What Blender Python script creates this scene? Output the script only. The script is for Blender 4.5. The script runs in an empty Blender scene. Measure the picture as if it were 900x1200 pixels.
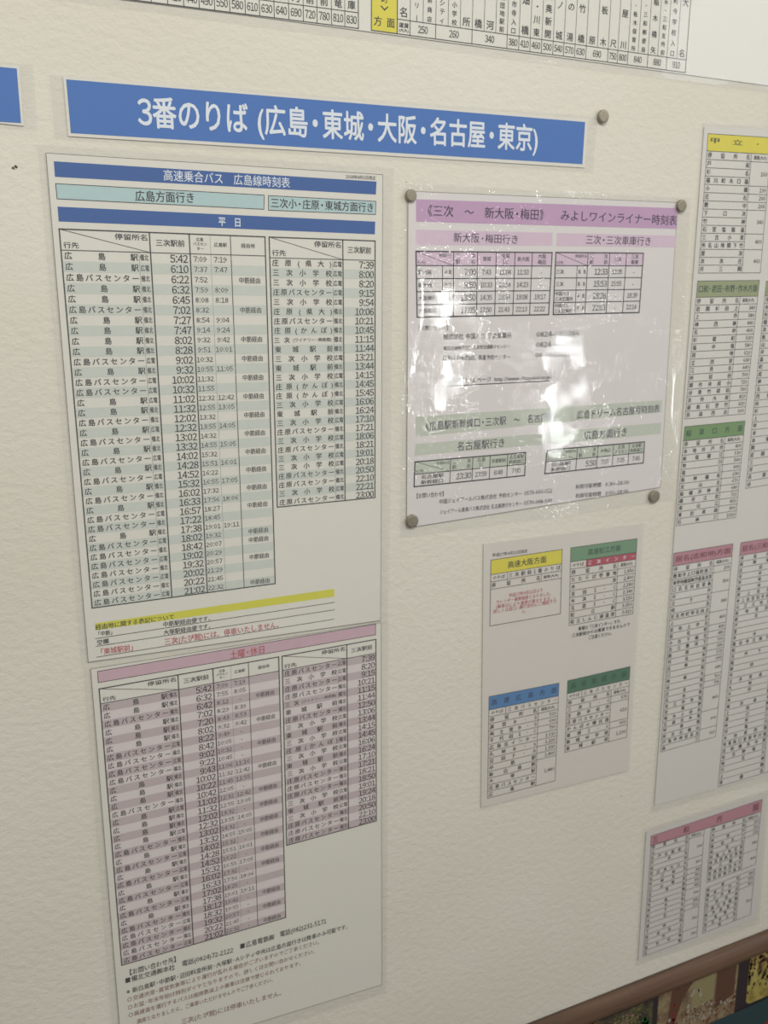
import bpy, math, random
import numpy as np

S = bpy.context.scene
C = S.collection
# ------------------------------------------------------------------ camera
D = 0.85                     # metres from lens to the wall plane
CZ = 1.50                    # lens height
YAW, PIT, ROL, F = 0.431555, 0.239045, -0.003309, 1076.09
cy, sy, cp, sp, cr, sr = (math.cos(YAW), math.sin(YAW), math.cos(PIT), math.sin(PIT), math.cos(ROL), math.sin(ROL))
M = (np.array([[cr, -sr, 0], [sr, cr, 0], [0, 0, 1]]) @ np.array([[1, 0, 0], [0, cp, -sp], [0, sp, cp]])
     @ np.array([[cy, 0, -sy], [0, 1, 0], [sy, 0, cy]]))
cam = bpy.data.objects.new('camera', bpy.data.cameras.new('camera'))
C.objects.link(cam)
from mathutils import Matrix, Vector
cm = [[M[0, 0], -M[1, 0], -M[2, 0], 0], [M[0, 2], -M[1, 2], -M[2, 2], -D], [-M[0, 1], M[1, 1], M[2, 1], CZ], [0, 0, 0, 1]]
cam.matrix_world = Matrix(cm)
cam.data.sensor_fit = 'HORIZONTAL'
cam.data.sensor_width = 36
cam.data.lens = F / 900 * 36
cam.data.clip_start = 0.02
cam.data.dof.use_dof = True
cam.data.dof.focus_distance = 0.76
cam.data.dof.aperture_fstop = 16.0
S.camera = cam
# ------------------------------------------------------------------ world, lights, exposure
w = bpy.data.worlds.new('room_fill'); S.world = w; w.use_nodes = True
w.node_tree.nodes['Background'].inputs[0].default_value = (0.97, 1.0, 0.97, 1)
w.node_tree.nodes['Background'].inputs[1].default_value = 0.31


def area(name, loc, target, sx, sy_, watts, col):
    l = bpy.data.lights.new(name, 'AREA'); l.shape = 'RECTANGLE'; l.size = sx; l.size_y = sy_
    l.energy = watts; l.color = col
    o = bpy.data.objects.new(name, l); C.objects.link(o); o.location = loc
    o.rotation_euler = (Vector(target) - Vector(loc)).to_track_quat('-Z', 'Y').to_euler()
    return o


area('ceiling_tube_light', (0.0, -1.6, 2.55), (0.3, 0.0, 1.3), 1.2, 0.12, 23, (1.0, 0.97, 0.88))
area('ceiling_tube_light', (1.9, -1.5, 2.55), (1.2, 0.0, 1.3), 1.2, 0.12, 12, (1.0, 0.98, 0.93))
area('glass_door_daylight', (1.86, -2.5, 1.30), (0.50, 0, 1.30), 0.055, 0.60, 3.2, (0.97, 1.0, 1.0))
area('glass_door_daylight', (2.44, -2.5, 1.08), (0.70, 0, 1.25), 0.045, 0.50, 1.8, (0.97, 1.0, 1.0))
area('window_daylight', (3.5, -2.4, 2.52), (0.95, 0, 1.6), 1.1, 0.5, 4.5, (0.84, 0.92, 1.0))
S.view_settings.view_transform = 'Standard'
S.view_settings.look = 'None'
S.view_settings.gamma = 1
S.view_settings.use_curve_mapping = False
S.view_settings.exposure = -0.05

# ------------------------------------------------------------------ wall geometry helpers
ZP = 0.0012                  # every sheet's paper stands this far off the plaster


def bp(x, y, dep=ZP):
    """photograph pixel -> (X, Z) on the vertical plane Y = -dep"""
    d = M.T @ np.array([(x - 450) / F, (y - 600) / F, 1.0])
    k = (D - dep) / d[2]
    return np.array([d[0] * k, CZ - d[1] * k])


def s2l(c):
    c = c / 255
    return c / 12.92 if c <= 0.04045 else ((c + 0.055) / 1.055) ** 2.4


def rgb(r, g, b): return (s2l(r), s2l(g), s2l(b), 1)


def N(nt, t, **kw):
    n = nt.nodes.new(t)
    for k, v in kw.items():
        if k in n.inputs: n.inputs[k].default_value = v
        else: setattr(n, k, v)
    return n


MATS = {}


def ink(name, r, g, b, rough=0.55, spec=0.25, grain=0.04):
    if name in MATS: return MATS[name]
    m = bpy.data.materials.new(name); m.use_nodes = True; nt = m.node_tree
    p = nt.nodes['Principled BSDF']; p.inputs['Roughness'].default_value = rough
    p.inputs['Specular IOR Level'].default_value = spec
    g_ = N(nt, 'ShaderNodeNewGeometry'); n = N(nt, 'ShaderNodeTexNoise', Scale=90.0, Detail=2.0)
    nt.links.new(g_.outputs['Position'], n.inputs['Vector'])
    mr = N(nt, 'ShaderNodeMapRange'); mr.inputs['To Min'].default_value = 1 - grain; mr.inputs['To Max'].default_value = 1 + grain
    nt.links.new(n.outputs['Fac'], mr.inputs['Value'])
    mx = N(nt, 'ShaderNodeVectorMath', operation='SCALE'); mx.inputs[0].default_value = rgb(r, g, b)[:3]
    nt.links.new(mr.outputs['Result'], mx.inputs['Scale']); nt.links.new(mx.outputs['Vector'], p.inputs['Base Color'])
    MATS[name] = m
    return m


def film_mat(name, milk, strength, fine, coarse=9.0, rough=0.06, tint=(0.93, 0.94, 0.97), crinkle=0.0):
    m = bpy.data.materials.new(name); m.use_nodes = True; nt = m.node_tree
    nt.nodes.remove(nt.nodes['Principled BSDF']); out = nt.nodes['Material Output']
    geo = N(nt, 'ShaderNodeNewGeometry')
    n1 = N(nt, 'ShaderNodeTexNoise', Scale=coarse, Detail=1.5); n2 = N(nt, 'ShaderNodeTexNoise', Scale=fine, Detail=0.8 if crinkle else 3.0, Roughness=0.5)
    for n in (n1, n2): nt.links.new(geo.outputs['Position'], n.inputs['Vector'])
    b1 = N(nt, 'ShaderNodeBump', Strength=strength, Distance=0.010); nt.links.new(n1.outputs['Fac'], b1.inputs['Height'])
    b2 = N(nt, 'ShaderNodeBump', Strength=strength, Distance=0.0013); nt.links.new(n2.outputs['Fac'], b2.inputs['Height'])
    if crinkle:                     # finely crinkled in patches, smooth between them
        n3 = N(nt, 'ShaderNodeTexNoise', Scale=24.0, Detail=2.0); nt.links.new(geo.outputs['Position'], n3.inputs['Vector'])
        rmp = N(nt, 'ShaderNodeMapRange'); rmp.inputs['From Min'].default_value = 0.47; rmp.inputs['From Max'].default_value = 0.66
        rmp.inputs['To Min'].default_value = 0.0; rmp.inputs['To Max'].default_value = crinkle
        nt.links.new(n3.outputs['Fac'], rmp.inputs['Value']); nt.links.new(rmp.outputs['Result'], b2.inputs['Strength'])
    nt.links.new(b1.outputs['Normal'], b2.inputs['Normal'])
    tr = N(nt, 'ShaderNodeBsdfTransparent'); tr.inputs['Color'].default_value = (0.98, 0.98, 0.98, 1)
    df = N(nt, 'ShaderNodeBsdfDiffuse'); df.inputs['Color'].default_value = (*tint, 1)
    gl = N(nt, 'ShaderNodeBsdfGlossy', Roughness=rough); nt.links.new(b2.outputs['Normal'], gl.inputs['Normal'])
    mx = N(nt, 'ShaderNodeMixShader'); mx.inputs[0].default_value = milk
    nt.links.new(tr.outputs[0], mx.inputs[1]); nt.links.new(df.outputs[0], mx.inputs[2])
    fr = N(nt, 'ShaderNodeFresnel', IOR=1.5)
    io = N(nt, 'ShaderNodeMapRange'); io.inputs['To Min'].default_value = 1.5; io.inputs['To Max'].default_value = 1 / 1.5   # thin film: same reflectance from both faces
    nt.links.new(geo.outputs['Backfacing'], io.inputs['Value']); nt.links.new(io.outputs['Result'], fr.inputs['IOR'])
    nt.links.new(b2.outputs['Normal'], fr.inputs['Normal'])
    m2 = N(nt, 'ShaderNodeMixShader'); nt.links.new(fr.outputs[0], m2.inputs[0])
    nt.links.new(mx.outputs[0], m2.inputs[1]); nt.links.new(gl.outputs[0], m2.inputs[2])
    nt.links.new(m2.outputs[0], out.inputs['Surface'])
    return m


FILM = film_mat('clear_laminate', 0.07, 0.05, 60)
FILM_CRUMPLED = film_mat('crumpled_laminate', 0.07, 0.16, 230, coarse=12, rough=0.06, crinkle=0.8)

PAPER = ink('printed_paper', 224, 221, 212, grain=0.015)
PAPER_SMALL = ink('printed_paper_small', 216, 210, 203, grain=0.015)
EDGE = ink('paper_edge_shade_line', 120, 118, 108)
BLACK = ink('black_ink', 22, 21, 21)
GREY = ink('grey_ink', 56, 54, 54)
LINE = ink('line_ink', 44, 42, 42)
LINE2 = ink('fine_line_ink', 78, 75, 74)
RED = ink('red_ink', 186, 74, 84)
BROWNRED = ink('brown_red_ink', 132, 92, 84)
WHITE = ink('white_ink', 226, 232, 240)
TITLE_BLUE = ink('title_blue', 38, 106, 186)
BAND_BLUE = ink('band_blue', 20, 84, 158)
PALE_CYAN = ink('pale_cyan', 178, 204, 206)
STRIPE = ink('green_grey_stripe', 203, 208, 200)
PINKSTRIPE = ink('mauve_stripe', 194, 179, 182)
PINKPAPER = ink('pale_mauve', 221, 211, 211)
MAUVE = ink('mauve_band', 204, 172, 184)
PURPLE = ink('purple_band', 192, 154, 190)
PURPLE2 = ink('light_purple_band', 214, 190, 208)
MINT = ink('mint_band', 194, 200, 186)
YELLOW = ink('yellow_marker', 212, 208, 52)
YELLOW2 = ink('yellow_band', 220, 208, 56)
OLIVE = ink('olive_band', 150, 158, 118)
GREEN = ink('green_band', 112, 148, 92)
GREEN2 = ink('sage_band', 108, 148, 112)
DKGREEN = ink('dark_green_band', 58, 112, 84)
BLUE2 = ink('medium_blue_band', 66, 124, 178)
ROSE = ink('rose_band', 186, 130, 144)
DKRED = ink('red_strip', 176, 66, 84)
DKGREENINK = ink('dark_green_ink', 28, 74, 50)
DKBLUEINK = ink('dark_blue_ink', 22, 52, 100)
PURPLEINK = ink('purple_ink', 62, 34, 74)
ROSEINK = ink('dark_rose_ink', 116, 40, 56)


# ------------------------------------------------------------------ glyphs
GC = {}
_fc = {}


def _curve(wt, res):
    k = (wt, res)
    if k not in _fc:
        c = bpy.data.curves.new('glyph_source', 'FONT'); c.resolution_u = res; c.fill_mode = 'FRONT'
        o = bpy.data.objects.new('glyph_source', c); C.objects.link(o); _fc[k] = (c, o)
    return _fc[k]


def _mesh(body, wt, res):
    c, o = _curve(wt, res); c.body = body
    bpy.context.view_layer.update()
    ev = o.evaluated_get(bpy.context.evaluated_depsgraph_get())
    me = ev.to_mesh()
    n = len(me.vertices); co = np.empty(n * 3, dtype=np.float32); me.vertices.foreach_get('co', co)
    fs = [tuple(p.vertices) for p in me.polygons]
    ev.to_mesh_clear()
    return co.reshape(-1, 3)[:, :2].astype(float), fs


def glyph(ch, wt=0.0, res=2):
    k = (ch, wt, res)
    if k in GC: return GC[k]
    if ch in ' \u3000':
        GC[k] = (np.zeros((0, 2)), [], 0.35 if ch == ' ' else 1.0); return GC[k]
    wide_form = ch in '0123456789:ABCIPS'          # the Gothic face's own digits and capitals
    v, f = _mesh(chr(ord(ch) + 0xFEE0) if wide_form else ch, 0, res)
    if wide_form:
        adv = 0.28 if ch == ':' else (0.57 if ch.isdigit() else (v[:, 0].max() - v[:, 0].min()) + 0.10)
        v = v - np.array([(v[:, 0].max() + v[:, 0].min()) / 2 - adv / 2 if ch != '1' else 0.5 - adv / 2, 0])
    elif ord(ch) < 0x250:
        if ('bar', res) not in GC: GC[('bar', res)] = _mesh('|', 0, res)[0][:, 0].max()
        v2, _ = _mesh(ch + '|', 0, res)
        adv = v2[:, 0].max() - GC[('bar', res)]
    elif ch == '・':
        adv = 0.62; v = v - np.array([0.19, 0])
    else:
        adv = 1.0
    if wt > 0:                       # heavier stroke: overlaid shifted copies of the outline
        sh = [(-wt, -wt * .5), (wt, wt * .5)] if wt < 0.019 else [(wt * math.cos(a), wt * math.sin(a)) for a in (.4, 1.97, 3.54, 5.11)]
        n0 = len(v); f = [tuple(i + n0 * q for i in t) for q in range(len(sh)) for t in f]; v = np.vstack([np.c_[v + np.array(d), np.full(n0, q)] for q, d in enumerate(sh)])
    GC[k] = (v, f, adv)
    return GC[k]


class Block:
    """a printed rectangle on the wall: unit square (u right, v down) -> wall plane"""
    def __init__(s, TL, TR, BR, BL, px=True):
        P = [bp(*p) for p in (TL, TR, BR, BL)] if px else [np.array(p) for p in (TL, TR, BR, BL)]
        A = []; b = []
        for (u, v), (X, Z) in zip(((0, 0), (1, 0), (1, 1), (0, 1)), P):
            A += [[u, v, 1, 0, 0, 0, -u * X, -v * X], [0, 0, 0, u, v, 1, -u * Z, -v * Z]]; b += [X, Z]
        h = np.linalg.solve(np.array(A, float), np.array(b, float))
        s.H = np.append(h, 1).reshape(3, 3); s.Hi = np.linalg.inv(s.H)
        s.W = (np.linalg.norm(P[1] - P[0]) + np.linalg.norm(P[2] - P[3])) / 2
        s.Hh = (np.linalg.norm(P[3] - P[0]) + np.linalg.norm(P[2] - P[1])) / 2

    def map(s, uv):
        uv = np.atleast_2d(uv); q = np.c_[uv, np.ones(len(uv))] @ s.H.T
        return q[:, :2] / q[:, 2:]

    def uv(s, x, y):
        p = bp(x, y); q = s.Hi @ np.array([p[0], p[1], 1]); return q[:2] / q[2]


def emit_text(s, place, wu, hu, align, size, aspect, wt, res, squeeze=1.0):
    """place(x in 0..wu, y up) in local units; returns verts, faces. size = em in local vertical units; aspect = local x per local y unit"""
    vs = []; fs = []; n = 0
    gl = [glyph(c, wt, res) for c in s]
    em = size
    nat = sum(g[2] for g in gl) * em * aspect * squeeze
    sx = em * aspect * squeeze
    gap = 0.0; x = 0.0
    if align == 'j' and len(gl) > 1:
        if nat > wu: sx *= wu / nat; nat = wu
        gap = (wu - nat) / (len(gl) - 1)
    elif align == 'f':
        sx *= wu / nat
    else:
        if nat > wu: sx *= wu / nat; nat = wu
        x = {'l': 0, 'c': (wu - nat) / 2, 'r': wu - nat, 'j': 0}[align]
    for v, f, adv in gl:
        if len(v):
            q = np.c_[v[:, 0] * sx + x, (v[:, 1] - 0.36) * em]
            vs.append(np.c_[place(q), v[:, 2] if v.shape[1] > 2 else np.zeros(len(v))]); fs += [tuple(i + n for i in t) for t in f]; n += len(v)
        x += adv * sx + gap
    return (np.vstack(vs) if vs else np.zeros((0, 3))), fs


class Sheet:
    def __init__(s, name, label, cat, origin_px, group=None):
        s.o = bpy.data.objects.new(name, None); C.objects.link(s.o); s.o.empty_display_size = 0.02
        p = bp(*origin_px); s.org = np.array([p[0], 0.0, p[1]]); s.o.location = s.org
        s.o['label'] = label; s.o['category'] = cat
        if group: s.o['group'] = group
        s.parts = {}

    def add(s, part, mat, layer, v, f):
        k = part
        if part.endswith(('_band', '_bar', '_stripe', '_strip', '_cell', '_panel', '_ground')):
            k = (part, len(s.parts))
        if k not in s.parts: s.parts[k] = [mat, layer, [], [], 0, None]
        e = s.parts[k]
        v = np.asarray(v); e[2].append(v if v.shape[1] == 3 else np.c_[v, np.zeros(len(v))]); e[3] += [tuple(i + e[4] for i in t) for t in f]; e[4] += len(v)

    def quad(s, part, mat, layer, B, u0, v0, u1, v1):
        s.add(part, mat, layer, B.map([(u0, v0), (u0, v1), (u1, v1), (u1, v0)]), [(0, 1, 2, 3)])

    def poly(s, part, mat, layer, pts):
        s.add(part, mat, layer, [bp(*p) for p in pts], [tuple(range(len(pts)))])

    def seg(s, part, mat, layer, a, b, w):
        a = np.asarray(a); b = np.asarray(b); t = b - a; t = t / np.linalg.norm(t); n = np.array([-t[1], t[0]]) * w / 2
        a = a - t * w / 2; b = b + t * w / 2
        s.add(part, mat, layer, [a + n, a - n, b - n, b + n], [(0, 1, 2, 3)])

    def line(s, part, mat, B, u0, v0, u1, v1, w=0.0007, layer=3):
        a, b = B.map([(u0, v0), (u1, v1)]); s.seg(part, mat, layer, a, b, w)

    def box(s, part, mat, B, u0, v0, u1, v1, w=0.0007):
        for a in ((u0, v0, u1, v0), (u1, v0, u1, v1), (u1, v1, u0, v1), (u0, v1, u0, v0)): s.line(part, mat, B, *a, w=w)

    def text(s, part, mat, B, st, u0, u1, v, h, align='c', wt=0.012, res=1, squeeze=1.0):
        """h = glyph height in v units"""
        em = h / (0.74 if st[0] in '0123456789-' else 0.92)
        V, Fc = emit_text(st, lambda q: B.map(np.c_[q[:, 0] + u0, v - q[:, 1]]), u1 - u0, h, align, em, B.Hh / B.W, wt, res, squeeze)
        if len(V): s.add(part, mat, 4, V, Fc)

    def ptext(s, part, mat, st, p0, p1, hpx, wt=0.012, res=1, align='f', layer=4):
        """text along the line p0-p1 (photo pixels on the wall), filling it"""
        a, b = bp(*p0), bp(*p1); m = ((p0[0] + p1[0]) / 2, (p0[1] + p1[1]) / 2)
        h = np.linalg.norm(bp(m[0], m[1] - hpx / 2) - bp(m[0], m[1] + hpx / 2))
        L = np.linalg.norm(b - a); t = (b - a) / L; n = np.array([-t[1], t[0]])
        em = h / (0.74 if st[0] in '0123456789-' else 0.92)
        V, Fc = emit_text(st, lambda q: a + q[:, :1] * t + q[:, 1:] * n, L, h, align, em, 1.0, wt, res)
        s.add(part, mat, layer, V, Fc)

    def finish(s):
        for k, (mat, layer, vs, fs, n, _) in s.parts.items():
            single = isinstance(k, tuple); k = k[0] if single else k
            V = np.vstack(vs); y = -(ZP + 0.00007 * layer)
            co = np.c_[V[:, 0] - s.org[0], y - V[:, 2] * 0.000025, V[:, 1] - s.org[2]]
            me = bpy.data.meshes.new(k); me.from_pydata(co.tolist(), [], fs); me.update()
            me.materials.append(mat)
            o = bpy.data.objects.new(k, me); C.objects.link(o); o.parent = s.o
            if not single: o['kind'] = 'stuff'

    def paper(s, corners, mat=None, edge=True):
        mat = mat or PAPER
        P = [bp(*p) for p in corners]      # TL TR BR BL
        v = []
        for y in (-ZP, -ZP + 0.00025):
            v += [(p[0] - s.org[0], y, p[1] - s.org[2]) for p in P]
        f = [(0, 3, 2, 1), (4, 5, 6, 7)] + [(i, (i + 1) % 4, 4 + (i + 1) % 4, 4 + i) for i in range(4)]
        me = bpy.data.meshes.new('paper'); me.from_pydata(v, [], f); me.materials.append(mat)
        o = bpy.data.objects.new('paper', me); C.objects.link(o); o.parent = s.o
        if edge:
            for i in range(4): s.seg('paper_edge_shade', EDGE, 1, P[i], P[(i + 1) % 4], 0.0005)  # shadow along the paper edge, drawn as a thin grey outline

    def film(s, corners, mat=None, seed=0, amp=0.00012, lift=0.0012, base=0.00085):
        mat = mat or FILM
        B = Block(*corners); rnd = random.Random(seed)
        nu = max(8, int(B.W / 0.012)); nv = max(8, int(B.Hh / 0.012))
        ph = [(rnd.uniform(0, 6.28), rnd.uniform(14, 45), rnd.uniform(14, 45)) for _ in range(6)]
        v = []
        for j in range(nv + 1):
            for i in range(nu + 1):
                u, t = i / nu, j / nv; X, Z = B.map([(u, t)])[0]
                e = min(u * B.W, (1 - u) * B.W, t * B.Hh, (1 - t) * B.Hh)
                w_ = sum(math.sin(p + a * X + b * Z) for p, a, b in ph) / 6
                y = base + amp * w_ * 2 + lift * max(0, 1 - e / 0.009) ** 1.5 * (0.55 + 0.45 * math.sin(ph[0][0] + 23 * X + 17 * Z))
                v.append((X - s.org[0], -(ZP + y - 0.0002), Z - s.org[2]))
        f = [(j * (nu + 1) + i, (j + 1) * (nu + 1) + i, (j + 1) * (nu + 1) + i + 1, j * (nu + 1) + i + 1) for j in range(nv) for i in range(nu)]
        me = bpy.data.meshes.new('laminate_film'); me.from_pydata(v, [], f); me.materials.append(mat)
        for p in me.polygons: p.use_smooth = True
        o = bpy.data.objects.new('laminate_film', me); C.objects.link(o); o.parent = s.o
        o['label'] = 'clear glossy laminate film'


def box_obj(name, x0, x1, y0, y1, z0, z1, mat):
    v = [(x, y, z) for x in (x0, x1) for y in (y0, y1) for z in (z0, z1)]
    f = [(0, 1, 3, 2), (4, 6, 7, 5), (0, 4, 5, 1), (2, 3, 7, 6), (0, 2, 6, 4), (1, 5, 7, 3)]
    me = bpy.data.meshes.new(name); me.from_pydata(v, [], f); me.materials.append(mat)
    o = bpy.data.objects.new(name, me); C.objects.link(o); return o


# ------------------------------------------------------------------ setting
m = bpy.data.materials.new('wall_plaster'); m.use_nodes = True; nt = m.node_tree
p = nt.nodes['Principled BSDF']; p.inputs['Roughness'].default_value = 0.75; p.inputs['Specular IOR Level'].default_value = 0.25
geo = N(nt, 'ShaderNodeNewGeometry')
mp = N(nt, 'ShaderNodeMapping'); mp.inputs['Scale'].default_value = (1.0, 1.0, 1.5); mp.inputs['Rotation'].default_value = (0, 0.6, 0)
nt.links.new(geo.outputs['Position'], mp.inputs['Vector'])
n1 = N(nt, 'ShaderNodeTexNoise', Scale=95.0, Detail=5.0, Roughness=0.6); n2 = N(nt, 'ShaderNodeTexNoise', Scale=3.0, Detail=4.0)
n3 = N(nt, 'ShaderNodeTexNoise', Scale=300.0, Detail=2.0)
for n in (n1, n2, n3): nt.links.new(mp.outputs['Vector'], n.inputs['Vector'])
cr_ = N(nt, 'ShaderNodeValToRGB'); nt.links.new(n2.outputs['Fac'], cr_.inputs['Fac'])
cr_.color_ramp.elements[0].position = 0.3; cr_.color_ramp.elements[0].color = rgb(214, 209, 196)
cr_.color_ramp.elements[1].position = 0.7; cr_.color_ramp.elements[1].color = rgb(220, 216, 205)
nt.links.new(cr_.outputs['Color'], p.inputs['Base Color'])
b1 = N(nt, 'ShaderNodeBump', Strength=0.55, Distance=0.0022); nt.links.new(n1.outputs['Fac'], b1.inputs['Height'])
b2 = N(nt, 'ShaderNodeBump', Strength=0.3, Distance=0.0006); nt.links.new(n3.outputs['Fac'], b2.inputs['Height'])
nt.links.new(b1.outputs['Normal'], b2.inputs['Normal']); nt.links.new(b2.outputs['Normal'], p.inputs['Normal'])
wall = box_obj('wall_back', -1.6, 3.2, 0.0, 0.12, 0.0, 2.6, m); wall['kind'] = 'structure'
fm = ink('floor_vinyl', 120, 104, 88, grain=0.08)
fl = box_obj('floor', -1.6, 3.2, -3.2, 0.0, -0.05, 0.0, fm); fl['kind'] = 'structure'
mk = ink('scuff_dark', 78, 74, 62)
rnd = random.Random(5)
for (x, y, r) in ((15, 197, 0.0011), (18.8, 195.6, 0.0015), (16.8, 198.2, 0.0006), (476, 213.4, 0.0007), (727.5, 933, 0.0008)):
    c = bp(x, y, 0)
    pts = [(c[0] + r * rnd.uniform(.6, 1.2) * math.cos(a * .9), -0.0002, c[1] + r * rnd.uniform(.6, 1.2) * math.sin(a * .9)) for a in range(7)]
    me = bpy.data.meshes.new('scuff_mark'); me.from_pydata(pts, [], [tuple(range(7))]); me.materials.append(mk)
    o = bpy.data.objects.new('scuff_mark', me); C.objects.link(o); o.parent = wall; o['label'] = 'tiny dark scuff in the plaster'

# ------------------------------------------------------------------ blue title signs
s = Sheet('laminated_sign', 'wide blue laminated sign with white lettering beginning with a large 3, above the timetables', 'sign', (64, 162))
s.paper([(74, 89.5), (689, 139.5), (685.6, 196.5), (80, 159.5)], edge=False)
s.film([(57.5, 86), (700.5, 136), (694.7, 201.6), (64, 162)], seed=1, lift=0.0005)
s.poly('blue_panel', TITLE_BLUE, 2, [(77.5, 93), (83, 156), (682.4, 192.5), (685.6, 143)])
s.ptext('title_lettering', WHITE, '3番のりば (広島・東城・大阪・名古屋・東京)', (161, 131.0), (631, 163), 27, wt=0.02, res=3)
s.finish()

s = Sheet('laminated_sign', 'plain end of a blue laminated sign cut off by the left edge of the photo', 'sign', (44, 152.4))
s.paper([(-160, 59), (23, 77), (28, 147.5), (-160, 128)], edge=False)
s.film([(-175, 53), (38.6, 75), (44, 152.4), (-172, 136)], seed=2)
s.poly('blue_panel', TITLE_BLUE, 2, [(-150, 64), (-150, 134), (24.7, 144.3), (19.6, 80.3)])
s.finish()

# ------------------------------------------------------------------ weekday timetable
BCH = '広島バスセンター'; EK = '広島駅'; SB = '庄原バスセンター'; SS = '三次小学校'; TJ = '東城駅前'; KP = '庄原(かんぽ)'; KD = '庄原(県大)'; WN = '三次(ワイナリー・美術館)'
b, h = '備北', '広電'
WL = [(EK, b, '5:42', '7:09', '7:19', 0), (EK, h, '6:10', '7:37', '7:47', 0), (BCH, b, '6:22', '7:52', '', 1), (EK, b, '6:32', '7:59', '8:09', 0),
      (EK, b, '6:45', '8:08', '8:18', 0), (BCH, b, '7:02', '8:32', '', 1), (EK, b, '7:27', '8:54', '9:04', 0), (EK, b, '7:47', '9:14', '9:24', 0),
      (EK, b, '8:02', '9:32', '9:42', 1), (EK, b, '8:28', '9:51', '10:01', 0), (BCH, h, '9:02', '10:32', '', 1), (EK, b, '9:32', '10:55', '11:05', 0),
      (BCH, h, '10:02', '11:32', '', 1), (BCH, h, '10:32', '11:55', '', 0), (EK, h, '11:02', '12:32', '12:42', 1), (EK, b, '11:32', '12:55', '13:05', 0),
      (BCH, b, '12:02', '13:32', '', 1), (EK, h, '12:32', '13:55', '14:05', 0), (BCH, b, '13:02', '14:32', '', 1), (EK, b, '13:32', '14:55', '15:05', 0),
      (BCH, h, '14:02', '15:32', '', 1), (EK, b, '14:28', '15:51', '16:01', 0), (BCH, h, '14:52', '16:22', '', 1), (EK, b, '15:32', '16:55', '17:05', 0),
      (BCH, b, '16:02', '17:32', '', 1), (EK, b, '16:33', '17:56', '18:06', 0), (BCH, h, '16:57', '18:27', '', 1), (BCH, b, '17:22', '18:45', '', 0),
      (EK, b, '17:38', '19:01', '19:11', 0), (BCH, h, '18:02', '19:32', '', 1), (BCH, b, '18:42', '20:07', '', 1), (BCH, h, '19:02', '20:29', '', 0),
      (BCH, b, '19:32', '20:57', '', 1), (BCH, h, '20:02', '21:29', '', 0), (BCH, b, '20:22', '21:45', '', 0), (BCH, h, '21:02', '22:32', '', 1)]
WR = [(KD, h, '7:39'), (SS, h, '8:00'), (SS, h, '8:20'), (SB, h, '9:15'), (SS, h, '9:54'), (KD, b, '10:06'), (SB, b, '10:21'), (KP, b, '10:45'),
      (WN, b, '11:15'), (TJ, b, '11:44'), (SS, h, '13:21'), (TJ, b, '13:44'), (SS, h, '14:15'), (KP, b, '14:45'), (KP, b, '15:45'), (SS, h, '16:06'),
      (TJ, b, '16:24'), (SS, h, '17:10'), (SB, b, '17:21'), (SS, h, '18:06'), (SB, b, '18:21'), (SS, h, '19:01'), (SS, h, '20:18'), (SB, b, '20:50'),
      (SB, b, '22:10'), (SS, h, '22:21'), (SB, b, '23:00')]
SL = [(EK, b, '5:42', '7:09', '7:19', 0), (EK, b, '6:32', '7:55', '8:05', 0), (BCH, b, '6:42', '8:12', '-', 1), (EK, b, '7:02', '8:29', '8:39', 0),
      (EK, b, '7:20', '8:43', '8:53', 0), (EK, b, '8:02', '9:32', '9:42', 1), (BCH, h, '8:22', '9:49', '-', 0), (BCH, b, '8:42', '10:05', '-', 0),
      (BCH, h, '9:02', '10:32', '-', 1), (BCH, b, '9:22', '10:45', '-', 0), (EK, b, '9:43', '11:06', '11:16', 0), (EK, b, '10:02', '11:32', '11:42', 1),
      (EK, b, '10:22', '11:45', '11:55', 0), (BCH, b, '10:42', '12:05', '-', 0), (EK, h, '11:02', '12:32', '12:42', 1), (EK, b, '11:32', '12:55', '13:05', 0),
      (EK, b, '12:02', '13:32', '-', 1), (EK, h, '12:32', '13:55', '14:05', 0), (BCH, b, '13:02', '14:32', '-', 1), (EK, b, '13:32', '14:55', '15:05', 0),
      (BCH, h, '14:02', '15:32', '-', 1), (EK, b, '14:28', '15:51', '16:01', 0), (BCH, h, '14:52', '16:22', '-', 1), (EK, b, '15:32', '16:55', '17:05', 0),
      (BCH, h, '16:02', '17:32', '-', 1), (EK, b, '16:33', '17:56', '18:06', 0), (BCH, h, '17:02', '18:25', '-', 0), (EK, b, '17:38', '19:01', '19:11', 0),
      (BCH, b, '18:12', '19:42', '-', 1), (BCH, h, '18:32', '19:55', '-', 0), (BCH, b, '19:32', '20:57', '-', 1), (BCH, b, '20:22', '21:45', '-', 0),
      (BCH, h, '21:02', '22:32', '-', 1)]
SR = [(SB, h, '7:39'), (SS, h, '8:20'), (SB, h, '9:15'), (SB, b, '10:21'), (WN, b, '11:15'), (TJ, b, '11:44'), (SB, b, '12:50'), (SS, h, '13:06'),
      (TJ, b, '13:44'), (SS, h, '14:15'), (KP, b, '14:45'), (SS, h, '16:06'), (TJ, b, '16:24'), (SS, h, '17:10'), (SB, b, '17:21'), (SB, b, '18:21'),
      (SB, b, '18:50'), (SS, h, '19:01'), (TJ, b, '19:24'), (SS, h, '20:18'), (SB, b, '20:50'), (SB, b, '22:10'), (SB, b, '23:00')]


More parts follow.
